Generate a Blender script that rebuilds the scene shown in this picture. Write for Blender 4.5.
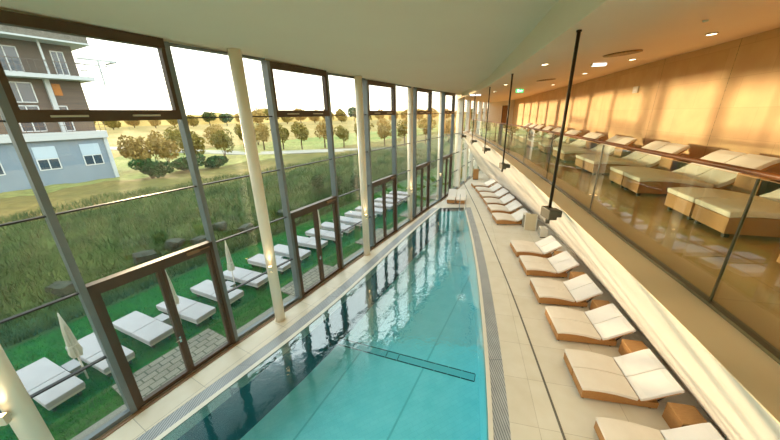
import bpy, bmesh, math, random
import numpy as np
from mathutils import Vector, Matrix, Quaternion
random.seed(7); rng = np.random.default_rng(7)
S = bpy.context.scene
for o in list(bpy.data.objects): bpy.data.objects.remove(o)
C = S.collection

# ------------------------------------------------------------------ camera, sky, sun, exposure
FPX = 297.0; NX, NY = 408.0, 1060.0
dn = Vector((NX-390, -(NY-220), -FPX)).normalized()      # straight down, in camera axes
upc = -dn
fw = Vector((0, 0, -1)); yc = (fw - upc*fw.dot(upc)).normalized(); xc = yc.cross(upc)
rot = Matrix((xc, yc, upc))                               # camera axes -> world axes
cam_d = bpy.data.cameras.new('camera'); cam = bpy.data.objects.new('camera', cam_d); C.objects.link(cam)
cam.matrix_world = Matrix.Translation((0, 0, 6.0)) @ rot.to_4x4()
cam_d.sensor_width = 36; cam_d.lens = FPX/780*36; cam_d.clip_start = .05; cam_d.clip_end = 2000
S.camera = cam
W = bpy.data.worlds.new('evening_sky'); S.world = W; W.use_nodes = True
nt = W.node_tree; nt.nodes.clear()
wo = nt.nodes.new('ShaderNodeOutputWorld'); bg = nt.nodes.new('ShaderNodeBackground')
tc = nt.nodes.new('ShaderNodeTexCoord'); sx = nt.nodes.new('ShaderNodeSeparateXYZ'); cr = nt.nodes.new('ShaderNodeValToRGB')
nt.links.new(tc.outputs['Generated'], sx.inputs[0]); nt.links.new(sx.outputs['Z'], cr.inputs[0])
e = cr.color_ramp.elements; e[0].position = 0.0; e[0].color = (1, .86, .66, 1); e[1].position = .9; e[1].color = (.62, .80, .88, 1)
m_ = cr.color_ramp.elements.new(.16); m_.color = (1, .97, .90, 1)
nt.links.new(cr.outputs[0], bg.inputs['Color']); bg.inputs['Strength'].default_value = 2.6
nt.links.new(bg.outputs[0], wo.inputs[0])
SUN_AZ, SUN_EL = math.radians(-40.5), math.radians(3.8)
sd = bpy.data.lights.new('sun', 'SUN'); sd.energy = 5.1; sd.color = (1, .73, .44); sd.angle = math.radians(2.8)
sun = bpy.data.objects.new('sun', sd); C.objects.link(sun)
tosun = Vector((math.sin(SUN_AZ)*math.cos(SUN_EL), math.cos(SUN_AZ)*math.cos(SUN_EL), math.sin(SUN_EL)))
sun.rotation_euler = tosun.to_track_quat('Z', 'Y').to_euler(); sun.location = (-40, 45, 30)
S.view_settings.view_transform = 'Standard'; S.view_settings.look = 'None'; S.view_settings.gamma = 1
S.view_settings.use_curve_mapping = False; S.view_settings.exposure = 0.46
S.cycles.max_bounces = 10; S.cycles.diffuse_bounces = 6; S.cycles.transparent_max_bounces = 24; S.cycles.glossy_bounces = 4
S.cycles.sample_clamp_indirect = 8; S.cycles.caustics_reflective = False; S.cycles.caustics_refractive = False

# ------------------------------------------------------------------ materials
def lin(c): return tuple(((v/255)/12.92 if v/255 <= .04045 else ((v/255+.055)/1.055)**2.4) for v in c)
def mat(name, col, rough=.6, metal=0, spec=.5):
    m = bpy.data.materials.new(name); m.use_nodes = True
    b = m.node_tree.nodes['Principled BSDF']
    b.inputs['Base Color'].default_value = (*lin(col), 1); b.inputs['Roughness'].default_value = rough
    b.inputs['Metallic'].default_value = metal; b.inputs['Specular IOR Level'].default_value = spec
    return m
def N(m, t, **kw):
    n = m.node_tree.nodes.new(t)
    for k, v in kw.items(): setattr(n, k, v)
    return n
def L(m, a, b): m.node_tree.links.new(a, b)
def bsdf(m): return m.node_tree.nodes['Principled BSDF']
def noisy(name, c1, c2, scale=5, rough=.6, bump=0, detail=4, stretch=None, spec=.5, bscale=None):
    m = mat(name, c1, rough, 0, spec)
    t = N(m, 'ShaderNodeTexCoord'); mp = N(m, 'ShaderNodeMapping'); n = N(m, 'ShaderNodeTexNoise'); r = N(m, 'ShaderNodeValToRGB')
    L(m, t.outputs['Object'], mp.inputs[0]); L(m, mp.outputs[0], n.inputs['Vector'])
    if stretch: mp.inputs['Scale'].default_value = stretch
    n.inputs['Scale'].default_value = scale; n.inputs['Detail'].default_value = detail
    r.color_ramp.elements[0].position = .3; r.color_ramp.elements[1].position = .7
    r.color_ramp.elements[0].color = (*lin(c1), 1); r.color_ramp.elements[1].color = (*lin(c2), 1)
    L(m, n.outputs['Fac'], r.inputs[0]); L(m, r.outputs[0], bsdf(m).inputs['Base Color'])
    if bump:
        bp = N(m, 'ShaderNodeBump'); bp.inputs['Strength'].default_value = bump; bp.inputs['Distance'].default_value = .02
        src = n
        if bscale:
            src = N(m, 'ShaderNodeTexNoise'); src.inputs['Scale'].default_value = bscale; L(m, t.outputs['Object'], src.inputs['Vector'])
        L(m, src.outputs['Fac'], bp.inputs['Height']); L(m, bp.outputs[0], bsdf(m).inputs['Normal'])
    return m
def tiles(name, c1, c2, cm, w, h, mortar=.004, rough=.4, rz=0, spec=.5, offset=0.0, bump=0, zx=False):
    m = mat(name, c1, rough, 0, spec)
    t = N(m, 'ShaderNodeTexCoord'); mp = N(m, 'ShaderNodeMapping'); b = N(m, 'ShaderNodeTexBrick')
    if zx:
        s_ = N(m, 'ShaderNodeSeparateXYZ'); c_ = N(m, 'ShaderNodeCombineXYZ'); L(m, t.outputs['Object'], s_.inputs[0])
        L(m, s_.outputs['Y'], c_.inputs[0]); L(m, s_.outputs['Z'], c_.inputs[1]); L(m, c_.outputs[0], mp.inputs[0])
    else: L(m, t.outputs['Object'], mp.inputs[0])
    L(m, mp.outputs[0], b.inputs['Vector']); mp.inputs['Rotation'].default_value = (0, 0, rz)
    b.offset = offset; b.inputs['Scale'].default_value = 1; b.inputs['Brick Width'].default_value = w; b.inputs['Row Height'].default_value = h
    b.inputs['Mortar Size'].default_value = mortar; b.inputs['Mortar Smooth'].default_value = .1
    b.inputs['Color1'].default_value = (*lin(c1), 1); b.inputs['Color2'].default_value = (*lin(c2), 1); b.inputs['Mortar'].default_value = (*lin(cm), 1)
    n = N(m, 'ShaderNodeTexNoise'); n.inputs['Scale'].default_value = 2.2; n.inputs['Detail'].default_value = 5; L(m, t.outputs['Object'], n.inputs['Vector'])
    mx = N(m, 'ShaderNodeMix', data_type='RGBA', blend_type='OVERLAY'); mx.inputs[0].default_value = .25
    L(m, b.outputs['Color'], mx.inputs[6]); L(m, n.outputs['Fac'], mx.inputs[7]); L(m, mx.outputs[2], bsdf(m).inputs['Base Color'])
    if bump:
        bp = N(m, 'ShaderNodeBump'); bp.inputs['Strength'].default_value = bump; bp.invert = True; bp.inputs['Distance'].default_value = .01
        L(m, b.outputs['Fac'], bp.inputs['Height']); L(m, bp.outputs[0], bsdf(m).inputs['Normal'])
    return m
def glass(name, tint, refl=.9, base=.045, rough=0.0):
    m = bpy.data.materials.new(name); m.use_nodes = True; m.node_tree.nodes.clear()
    out = N(m, 'ShaderNodeOutputMaterial'); mx = N(m, 'ShaderNodeMixShader'); tr = N(m, 'ShaderNodeBsdfTransparent'); gl = N(m, 'ShaderNodeBsdfGlossy')
    lw = N(m, 'ShaderNodeLayerWeight'); lw.inputs['Blend'].default_value = .5
    p = N(m, 'ShaderNodeMath', operation='POWER'); p.inputs[1].default_value = 4.5; L(m, lw.outputs['Facing'], p.inputs[0])
    a = N(m, 'ShaderNodeMath', operation='MULTIPLY_ADD'); a.inputs[1].default_value = refl; a.inputs[2].default_value = base; L(m, p.outputs[0], a.inputs[0])
    a.use_clamp = True
    L(m, a.outputs[0], mx.inputs[0]); L(m, tr.outputs[0], mx.inputs[1]); L(m, gl.outputs[0], mx.inputs[2]); L(m, mx.outputs[0], out.inputs[0])
    tr.inputs[0].default_value = (*tint, 1); gl.inputs['Roughness'].default_value = rough; gl.inputs[0].default_value = (1, 1, 1, 1)
    return m
def emit(name, col, st):
    m = bpy.data.materials.new(name); m.use_nodes = True; b = bsdf(m)
    b.inputs['Base Color'].default_value = (*lin(col), 1); b.inputs['Emission Color'].default_value = (*lin(col), 1); b.inputs['Emission Strength'].default_value = st
    return m

M = {}
M['plaster'] = noisy('white plaster', (232, 226, 212), (240, 235, 222), 1.5, .85)
M['ceiling'] = noisy('matt ceiling paint', (248, 224, 196), (250, 228, 200), .6, .9)
M['ledge'] = noisy('sun tinted ledge plaster', (236, 216, 180), (240, 220, 186), 1.2, .7)  # tan tint puts the warm grazing sunlight into the plaster colour
M['plaster2'] = noisy('cream sloping plaster', (226, 218, 206), (230, 222, 210), 1.2, .85)
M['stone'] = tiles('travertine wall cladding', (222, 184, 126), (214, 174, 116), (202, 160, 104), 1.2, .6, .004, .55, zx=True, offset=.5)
M['deck'] = tiles('beige porcelain deck tile', (222, 216, 200), (217, 210, 193), (186, 178, 160), 1.8, 1.2, .005, .38, rz=math.radians(14))
M['deck_left'] = tiles('beige border tile', (222, 212, 190), (214, 204, 182), (165, 158, 142), 1.2, .6, .006, .4, rz=math.radians(-60))
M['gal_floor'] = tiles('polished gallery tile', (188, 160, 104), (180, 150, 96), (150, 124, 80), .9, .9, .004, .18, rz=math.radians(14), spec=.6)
M['grate'] = tiles('gutter grating', (176, 180, 182), (168, 172, 176), (96, 104, 110), .05, 3.0, .008, .4)
M['slot'] = mat('drain slot steel', (110, 108, 100), .5, .3)
M['coping'] = mat('pale pool coping', (226, 222, 208), .45)
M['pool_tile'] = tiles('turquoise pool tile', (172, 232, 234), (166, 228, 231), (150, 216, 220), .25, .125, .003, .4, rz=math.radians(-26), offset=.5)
M['pool_wall_shade'] = mat('shade toned pool wall tile', (26, 84, 92), .5)  # dark colour paints in the shade on the wall below the glass front
M['joint'] = mat('pool joint', (138, 206, 210), .5)
M['pool_drain'] = mat('pool drain dark', (14, 62, 74), .5)
M['alu'] = noisy('blue grey aluminium', (98, 108, 110), (108, 117, 118), 3, .42, spec=.6)
M['brown'] = noisy('bronze window frame', (66, 50, 33), (76, 58, 39), 3, .45)
M['line'] = mat('black glazing bar', (28, 26, 24), .5)
M['sill'] = mat('brown sill metal', (128, 96, 62), .45)
M['channel'] = mat('light floor channel', (168, 172, 176), .4, .3)
M['handle'] = mat('brushed handle', (206, 190, 160), .35, .5)
M['glass'] = glass('clear facade glass', (.97, .985, .972), .85, .035)
M['rail_glass'] = glass('balustrade glass', (.93, .975, .94), .8, .07)
M['edge'] = mat('dark glass edge', (60, 58, 38), .3)
M['col'] = noisy('cream column paint', (236, 226, 204), (240, 230, 210), 1, .5)
M['rod'] = mat('dark bronze rod', (62, 50, 34), .45, .5)
M['bracket'] = mat('grey steel bracket', (84, 78, 64), .5, .2)
M['rail'] = noisy('oiled wood handrail', (118, 66, 24), (138, 80, 32), 4, .35, stretch=(1, 1, 1))
M['wood'] = noisy('honey wicker weave', (162, 112, 60), (182, 132, 74), 9, .55, .25, stretch=(3, 3, 22))
M['woodtop'] = noisy('honey wood', (176, 128, 74), (194, 146, 88), 6, .5, stretch=(2, 14, 2))
M['mattress'] = noisy('ivory mattress cloth', (232, 222, 208), (238, 229, 216), 3, .85, .05, bscale=120)
M['cushion'] = noisy('white cushion cloth', (236, 232, 226), (242, 238, 232), 3, .85, .05, bscale=120)
M['dark'] = mat('dark plastic foot', (38, 32, 26), .6)
M['outmat'] = noisy('grey white outdoor mattress', (158, 153, 154), (166, 161, 162), 3, .8)
M['outframe'] = mat('pale lounger frame', (196, 192, 186), .6)
M['canvas'] = noisy('cream parasol canvas', (212, 208, 194), (222, 218, 206), 6, .9)
M['polew'] = mat('white pole', (228, 224, 214), .4)
M['steel'] = mat('chrome steel', (200, 204, 206), .15, 1)
M['lampb'] = mat('lamp housing', (214, 204, 180), .4, .3)
M['warm'] = emit('warm lamp lens', (255, 214, 150), 6)
M['coolw'] = emit('white lamp lens', (250, 250, 245), 2.2)
M['downl'] = emit('downlight lens', (255, 232, 190), 5)
M['exitg'] = emit('exit sign green', (60, 190, 110), 1.6)
M['exitw'] = emit('exit sign white', (235, 255, 240), 2.2)
M['vent'] = noisy('vent brass', (214, 170, 90), (90, 62, 26), 38, .5, detail=1)
M['screen'] = mat('beige screen board', (206, 192, 160), .7)
M['grey'] = mat('grey plastic', (156, 152, 138), .6)
M['doorw'] = noisy('brown door leaf', (150, 110, 70), (160, 118, 76), 3, .5)
# outdoors
M['lawn'] = noisy('lawn turf', (14, 62, 24), (34, 98, 34), 7, .95, .4, spec=.1)
M['grassb'] = noisy('lawn blades', (24, 92, 30), (40, 122, 40), 1.3, .8, spec=.1)
M['gravel'] = noisy('grey gravel', (96, 96, 88), (150, 148, 136), 60, .9, .6)
M['pavers'] = tiles('concrete pavers', (128, 124, 110), (114, 110, 98), (64, 72, 54), .32, .2, .016, .85, rz=math.radians(-60), offset=.5, bump=.6)
M['rock'] = noisy('dark boulder', (26, 36, 28), (58, 68, 52), 4, .9, .6)
M['asphalt'] = noisy('pale road', (140, 136, 124), (154, 150, 138), 3, .9)
M['bark'] = noisy('bark', (74, 58, 40), (98, 78, 56), 8, .9, .5)
def meadow_(name, c1, c2, sc):
    m = noisy(name, c1, c2, sc, .95, .3, 6, spec=.1, bscale=3)
    n = N(m, 'ShaderNodeTexNoise'); n.inputs['Scale'].default_value = 1.7; n.inputs['Detail'].default_value = 6
    t = N(m, 'ShaderNodeTexCoord'); L(m, t.outputs['Object'], n.inputs['Vector'])
    mx = N(m, 'ShaderNodeMix', data_type='RGBA', blend_type='OVERLAY'); mx.inputs[0].default_value = .8
    src = bsdf(m).inputs['Base Color'].links[0].from_socket
    L(m, src, mx.inputs[6]); L(m, n.outputs['Fac'], mx.inputs[7]); L(m, mx.outputs[2], bsdf(m).inputs['Base Color'])
    return m
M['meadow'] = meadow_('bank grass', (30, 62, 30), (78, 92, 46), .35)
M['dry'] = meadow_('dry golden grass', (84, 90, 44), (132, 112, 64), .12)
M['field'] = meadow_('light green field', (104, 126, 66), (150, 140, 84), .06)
M['wood_hill'] = meadow_('wooded ridge', (150, 124, 66), (196, 166, 104), .05)  # pale gold has the distance haze mixed into the colour
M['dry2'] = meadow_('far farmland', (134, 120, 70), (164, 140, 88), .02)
M['tallgrass'] = noisy('tall grass', (26, 62, 30), (84, 104, 54), .8, .85, spec=.1)
M['leaf_a'] = noisy('olive leaves', (104, 104, 48), (146, 130, 64), 1.2, .8, spec=.15)
M['leaf_b'] = noisy('haze paled golden leaves', (150, 130, 72), (176, 150, 92), 1.2, .8, spec=.15)  # lightened so the colour carries the outdoor haze
M['leaf_c'] = noisy('dark green leaves', (30, 66, 34), (54, 92, 44), 1.2, .8, spec=.15)
M['b_wall'] = noisy('pale blue render', (118, 136, 152), (126, 144, 160), .8, .8)
M['b_upper'] = noisy('grey brown cladding', (108, 98, 88), (88, 82, 78), 1.5, .8, stretch=(.3, .3, 8))
M['b_white'] = mat('white concrete band', (184, 192, 196), .8)
M['b_slab'] = noisy('weathered roof shingles', (122, 120, 112), (96, 92, 84), 6, .9)
M['b_glass'] = mat('dark house glass', (60, 78, 92), .08, 0, .8)
M['b_frame'] = mat('white house window frame', (206, 212, 214), .6)
M['b_blind'] = mat('roller blind', (176, 196, 212), .8)
M['b_rail'] = mat('balcony rail', (90, 84, 78), .6)
M['b_orange'] = mat('orange panel', (180, 120, 60), .7)

def water():
    m = bpy.data.materials.new('pool water'); m.use_nodes = True; m.node_tree.nodes.clear()
    out = N(m, 'ShaderNodeOutputMaterial'); mx = N(m, 'ShaderNodeMixShader'); tr = N(m, 'ShaderNodeBsdfTransparent'); gl = N(m, 'ShaderNodeBsdfGlossy')
    fr = N(m, 'ShaderNodeFresnel'); fr.inputs[0].default_value = 1.33
    tr.inputs[0].default_value = (.60, .89, .93, 1); gl.inputs['Roughness'].default_value = .02
    t = N(m, 'ShaderNodeTexCoord'); n = N(m, 'ShaderNodeTexNoise'); n.inputs['Scale'].default_value = 4.5; n.inputs['Detail'].default_value = 2; n.inputs['Distortion'].default_value = .6
    L(m, t.outputs['Object'], n.inputs['Vector'])
    b = N(m, 'ShaderNodeBump'); b.inputs['Strength'].default_value = .22; b.inputs['Distance'].default_value = .02
    L(m, n.outputs['Fac'], b.inputs['Height']); L(m, b.outputs[0], gl.inputs['Normal']); L(m, b.outputs[0], fr.inputs['Normal'])
    fm = N(m, 'ShaderNodeMath', operation='MULTIPLY'); fm.inputs[1].default_value = .27; L(m, fr.outputs[0], fm.inputs[0]); L(m, fm.outputs[0], mx.inputs[0]); L(m, tr.outputs[0], mx.inputs[1]); L(m, gl.outputs[0], mx.inputs[2]); L(m, mx.outputs[0], out.inputs[0])
    return m
M['water'] = water()

# ------------------------------------------------------------------ mesh builder
class MB:
    def __init__(s): s.v = []; s.f = []; s.mi = []
    def add(s, vs, fs, mi=0):
        o = len(s.v); s.v += [tuple(v) for v in vs]; s.f += [tuple(o+i for i in f) for f in fs]; s.mi += [mi]*len(fs); return s
    def box(s, a, b, T=None, mi=0):
        (x0, y0, z0), (x1, y1, z1) = a, b
        vs = [Vector(p) for p in ((x0,y0,z0),(x1,y0,z0),(x1,y1,z0),(x0,y1,z0),(x0,y0,z1),(x1,y0,z1),(x1,y1,z1),(x0,y1,z1))]
        if T is not None: vs = [T @ v for v in vs]
        return s.add(vs, [(0,3,2,1),(4,5,6,7),(0,1,5,4),(1,2,6,5),(2,3,7,6),(3,0,4,7)], mi)
    def prism(s, poly, z0, z1, T=None):          # poly: list of (x, y)
        n = len(poly); vs = [Vector((x, y, z0)) for x, y in poly]+[Vector((x, y, z1)) for x, y in poly]
        if T is not None: vs = [T @ v for v in vs]
        return s.add(vs, [tuple(range(n))[::-1], tuple(range(n, 2*n))]+[(i, (i+1) % n, n+(i+1) % n, n+i) for i in range(n)])
    def tube(s, pts, r, seg=10, caps=True):
        pts = [Vector(p) for p in pts]; rs = r if isinstance(r, (list, tuple)) else [r]*len(pts); rings = []; prev = None
        for i, p in enumerate(pts):
            d = (pts[min(i+1, len(pts)-1)]-pts[max(i-1, 0)]).normalized()
            a = d.cross(Vector((0, 0, 1)) if abs(d.z) < .9 else Vector((1, 0, 0))).normalized()
            if prev is not None and a.dot(prev) < 0: a = -a
            prev = a; b = d.cross(a)
            rings.append([p+(a*math.cos(t*2*math.pi/seg)+b*math.sin(t*2*math.pi/seg))*rs[i] for t in range(seg)])
        o = []; fs = []
        for R_ in rings: o += R_
        for i in range(len(rings)-1):
            for t in range(seg): fs.append((i*seg+t, i*seg+(t+1) % seg, (i+1)*seg+(t+1) % seg, (i+1)*seg+t))
        if caps: fs += [tuple(range(seg))[::-1], tuple((len(rings)-1)*seg+t for t in range(seg))]
        return s.add(o, fs)
    def strip(s, A, B, mi=0):                     # ribbon of quads between two polylines
        n = len(A); return s.add(list(A)+list(B), [(i, i+1, n+i+1, n+i) for i in range(n-1)], mi)
    def sweep(s, A, B, dz):                       # ribbon with thickness dz downward
        n = len(A); lo = lambda P: [(p[0], p[1], p[2]-dz) for p in P]
        vs = list(A)+list(B)+lo(A)+lo(B); fs = []
        for i in range(n-1):
            fs += [(i, i+1, n+i+1, n+i), (2*n+i, 3*n+i, 3*n+i+1, 2*n+i+1), (i, 2*n+i, 2*n+i+1, i+1), (n+i, n+i+1, 3*n+i+1, 3*n+i)]
        fs += [(0, n, 3*n, 2*n), (n-1, 3*n-1, 4*n-1, 2*n-1)]
        return s.add(vs, fs)
    def build(s, name, m, parent=None, bevel=0, smooth=False, seg=2):
        me = bpy.data.meshes.new(name); me.from_pydata(s.v, [], s.f)
        ms = m if isinstance(m, (list, tuple)) else [m]
        for q in ms: me.materials.append(q)
        if len(ms) > 1: me.polygons.foreach_set('material_index', s.mi)
        bm = bmesh.new(); bm.from_mesh(me)
        bmesh.ops.recalc_face_normals(bm, faces=bm.faces)
        if bevel:
            es = [e for e in bm.edges if len(e.link_faces) == 2 and e.calc_face_angle(0) > .5]
            bmesh.ops.bevel(bm, geom=es, offset=bevel, segments=seg, affect='EDGES', profile=.6, clamp_overlap=True)
        bm.to_mesh(me); bm.free()
        if smooth: me.polygons.foreach_set('use_smooth', [True]*len(me.polygons))
        me.update()
        o = bpy.data.objects.new(name, me); C.objects.link(o)
        if parent: o.parent = parent
        return o
def tag(o, label=None, cat=None, group=None, kind=None):
    if label: o['label'] = label
    if cat: o['category'] = cat
    if group: o['group'] = group
    if kind: o['kind'] = kind
    return o
def thing(name, label, cat, loc=(0, 0, 0), rz=0, group=None):
    o = bpy.data.objects.new(name, None); C.objects.link(o); o.location = loc; o.rotation_euler = (0, 0, rz); o.empty_display_size = .1
    return tag(o, label, cat, group)
def struct(o, label=None): return tag(o, label, None, None, 'structure')
def kids(o): return [c for c in C.objects if c.parent == o]
TREE = {}
def dup(o, loc, rz, label, group=None, parent=None):
    if o not in TREE:
        def grab(x): return (x, [grab(c) for c in kids(x)])
        TREE[o] = grab(o)
    def cp(node, par):
        x, ch = node; c = x.copy(); C.objects.link(c); c.parent = par
        for k in ch: cp(k, c)
        return c
    r = cp(TREE[o], parent); r.location = loc; r.rotation_euler = (0, 0, rz); r['label'] = label
    if group: r['group'] = group
    return r

# ------------------------------------------------------------------ plan curves (metres; camera stands over x=0, y=0; deck is z=0)
YS = np.arange(-6, 40.01, .25)
def curve(pts, sm=1.2):
    ys = np.array([p[1] for p in pts]); xs = np.array([p[0] for p in pts])
    def ex(y):
        r = np.interp(y, ys, xs)
        r = np.where(y < ys[0], xs[0]+(y-ys[0])*(xs[1]-xs[0])/(ys[1]-ys[0]), r)
        return np.where(y > ys[-1], xs[-1]+(y-ys[-1])*(xs[-1]-xs[-2])/(ys[-1]-ys[-2]), r)
    k = np.linspace(-2.5, 2.5, 21); w = np.exp(-k*k/2); w /= w.sum()
    g = np.arange(-8, 44, .1); gx = sum(wi*ex(g+ki*sm) for wi, ki in zip(w, k))
    return lambda y: float(np.interp(y, g, gx))
FAC = [(-9.3, -1.6), (-8.1, .5), (-6.9, 2.65), (-5.72, 4.78), (-4.5, 6.9), (-3.25, 8.95), (-2.08, 11.08), (-.88, 13.15), (.3, 15.2), (1.48, 17.3), (2.58, 19.28), (3.72, 21.15), (4.8, 23.1), (5.85, 25.0), (6.95, 27.2), (8.1, 29.4), (9.25, 31.6), (10.4, 33.8), (11.6, 36.0)]
FAC0 = -3      # index of FAC[0]
def MP(k): return Vector((*FAC[k-FAC0], 0))
fac = curve(FAC, .3)
poolL = curve([(-7.3, 0), (-4.67, 4.14), (-3.8, 5.5), (-2.85, 6.95), (-1.75, 8.9), (-.47, 11.54), (1.05, 14.67), (3.4, 19.2), (5.5, 23.2)], .8)
poolR = curve([(.55, 0), (1.85, 4.01), (2.56, 6.71), (3.31, 9.89), (4.09, 13.7), (5.05, 19.3)], 1)
slotc = curve([(2.5, 0), (3.3, 3.98), (3.62, 5.64), (4.18, 8.56), (4.98, 13.65), (5.85, 19.24), (6.6, 25)], 1.2)
base = curve([(5.35, 0), (6.48, 4.31), (7.15, 6.98), (7.98, 10.6), (8.6, 14.5), (9.1, 19.5), (9.35, 23), (9.75, 28.7), (10.3, 33.7), (10.45, 36)], 1.4)
arris = curve([(1.2, -1.5), (1.66, 0), (1.93, 1.04), (2.07, 1.51), (2.28, 2.34), (2.5, 3.27), (2.77, 4.43), (3.01, 5.57), (3.29, 6.82), (3.74, 9.03), (4.6, 13.31), (5.3, 17.94), (6.05, 25.08), (6.7, 33)], .4)
railc = curve([(1.55, -1.5), (2.0, 0), (2.41, 1.43), (2.59, 2.06), (2.78, 2.98), (2.95, 3.76), (3.11, 4.37), (3.42, 5.76), (3.72, 7.23), (4.42, 10.62), (5.35, 16.09), (6.45, 24.6)], .4)
backw = curve([(5.3, 0), (6.37, 3.5), (7.15, 6.3), (7.55, 7.7), (8.05, 10.1), (9.15, 14), (10.65, 19.8), (12.8, 28.7), (14.8, 38)], 1.0)
YEND = 19.2; YNEAR = -6.0; GZ = 4.5
def ceil_z(y): return max(7.36, 7.68-.022*max(y, -6))
EDGE_Z = 7.06; BACK_Z = 7.36
def line(fn, z, y0, y1, n=60, off=0):
    out = []
    for i in range(n+1):
        y = y0+(y1-y0)*i/n; out.append((fn(y)+off, y, z(y) if callable(z) else z))
    return out
def d2(a, b): return math.hypot(a[0]-b[0], a[1]-b[1])

# ------------------------------------------------------------------ the room shell
# deck: left border, right deck, far end deck
mb = MB(); mb.sweep(line(fac, 0, YNEAR, YEND, off=-.05), line(lambda y: poolL(y)-.52, 0, YNEAR, YEND), .25)
struct(mb.build('floor', M['deck_left']), 'narrow beige tiled deck between the glass front and the pool')
mb = MB(); mb.sweep(line(lambda y: poolR(y)+.44, 0, YNEAR, YEND), line(lambda y: base(y)+.3, 0, YNEAR, YEND), .25)
struct(mb.build('floor', M['deck']), 'wide beige tiled deck along the sunbeds')
mb = MB(); mb.sweep(line(fac, 0, YEND, 35.8, off=-.05), line(lambda y: max(base(y), fac(y))+.3, 0, YEND, 35.8), .25)
struct(mb.build('floor', M['deck']), 'beige tiled deck beyond the far end of the pool')
# gutters and copings beside the water
for nm, f, a, b, c, s_ in (('left', poolL, 0, -.14, -.52, -1), ('right', poolR, 0, .1, .44, 1)):
    mb = MB(); mb.sweep(line(f, .006, YNEAR, YEND, off=a), line(f, .006, YNEAR, YEND, off=b), .3)
    struct(mb.build('trim_%d' % (1 if s_ < 0 else 3), M['coping']), 'pale coping strip on the %s side of the pool' % nm)
    mb = MB(); mb.sweep(line(f, -.004, YNEAR, YEND, off=b), line(f, -.004, YNEAR, YEND, off=c), .25)
    struct(mb.build('trim_%d' % (2 if s_ < 0 else 4), M['grate']), 'grey overflow grating on the %s side of the pool' % nm)
mb = MB(); mb.sweep(line(slotc, .004, YNEAR, 27, off=-.025), line(slotc, .004, YNEAR, 27, off=.025), .02)
struct(mb.build('trim_5', M['slot']), 'thin dark drain slot running along the sunbed deck')
# pool basin
mb = MB(); A = line(poolL, 0, YNEAR, YEND); B = line(poolR, 0, YNEAR, YEND)
z_ = lambda P, z: [(p[0], p[1], z) for p in P]
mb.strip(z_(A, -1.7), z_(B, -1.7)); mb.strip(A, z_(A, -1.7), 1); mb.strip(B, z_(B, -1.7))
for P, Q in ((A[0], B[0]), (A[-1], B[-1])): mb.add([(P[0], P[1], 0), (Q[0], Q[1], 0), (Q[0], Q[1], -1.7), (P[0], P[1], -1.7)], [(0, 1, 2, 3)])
struct(mb.build('pool_basin', [M['pool_tile'], M['pool_wall_shade']]), 'turquoise tiled basin of the long pool')
mb = MB(); mb.strip(line(poolL, -.015, YNEAR, YEND), line(poolR, -.015, YNEAR, YEND))
struct(mb.build('pool_water', M['water']), 'still water filling the long pool')
for i, (p, q) in enumerate((((-4.0, 2.3), (2.7, 15.9)), ((-1.8, 2.1), (4.0, 13.2)), ((.2, 15.7), (4.1, 13.9)))):
    a, b = Vector((*p, -1.7)), Vector((*q, -1.7)); d = (b-a).normalized(); n = Vector((-d.y, d.x, 0))*.025
    mb = MB(); mb.sweep([tuple(a-n+Vector((0, 0, .008))), tuple(b-n+Vector((0, 0, .008)))], [tuple(a+n+Vector((0, 0, .008))), tuple(b+n+Vector((0, 0, .008)))], .006)
    struct(mb.build('trim_%d' % (60+i), M['joint']), ['left lengthwise joint on the pool floor', 'right lengthwise joint on the pool floor', 'crosswise joint on the far pool floor'][i])
# floor channel across the pool with its slotted edges
t = struct(bpy.data.objects.new('pool_floor_drain', None), 'dark slotted channel across the pool floor'); C.objects.link(t)
a, b = Vector((-2.17, 8.78, -1.695)), Vector((2.52, 6.99, -1.695)); d = (b-a).normalized(); n = Vector((-d.y, d.x, 0)); Ld = (b-a).length
TT = Matrix.Translation(a) @ Matrix.Rotation(math.atan2(d.y, d.x), 4, 'Z')
MB().box((0, -.13, 0), (Ld, .13, .006), TT).build('channel_plate', M['joint'], t)
for yy in (-.16, .13):
    m_ = MB()
    for i in range(12): m_.box((i*Ld/12+.01, yy, 0), ((i+1)*Ld/12-.015, yy+.03, .012), TT)
    m_.build('slotted_edge', M['pool_drain'], t)
m_ = MB()
for i in (0, 2, 5, 6, 12): m_.box((min(i*Ld/12, Ld-.02), -.13, .004), (min(i*Ld/12, Ld-.02)+.02, .13, .012), TT)
m_.build('cross_bar', M['pool_drain'], t)

# sloping white wall from gallery edge down to the deck, the ledge and the gallery floor
ys = np.linspace(YNEAR, 33.6, 90); top = []; bot = []
for y in ys:
    ax, bx, fx = arris(y), base(y), fac(y)+.05
    tt = max(0, (fx-ax)/(bx-ax)) if bx > ax else 0
    tt = min(tt, .98); top.append((ax+(bx-ax)*tt, y, GZ*(1-tt))); bot.append((bx, y, 0))
mb = MB(); mb.strip(top, bot)
T2 = [(p[0]+.15, p[1], p[2]-.001) for p in top]; B2 = [(p[0]+.2, p[1], p[2]) for p in bot]
mb.strip(T2, B2); mb.strip(bot, B2)
struct(mb.build('wall_right', M['plaster2'], smooth=False), 'white sloping wall beneath the gallery edge')
ge = lambda y: max(arris(y), fac(y)+.05)
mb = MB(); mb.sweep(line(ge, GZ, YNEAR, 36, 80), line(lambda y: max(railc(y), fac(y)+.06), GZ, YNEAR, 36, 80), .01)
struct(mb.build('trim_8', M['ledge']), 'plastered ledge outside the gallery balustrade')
mb = MB(); mb.sweep(line(lambda y: max(railc(y), fac(y)+.06), GZ, YNEAR, 36, 80), line(lambda y: backw(y)+.1, GZ, YNEAR, 36, 80), .3)
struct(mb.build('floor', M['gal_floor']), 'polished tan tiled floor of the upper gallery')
mb = MB(); A = line(backw, GZ-.3, YNEAR, 36.2, 80); B = line(backw, BACK_Z+.1, YNEAR, 36.2, 80); mb.strip(A, B)
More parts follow.
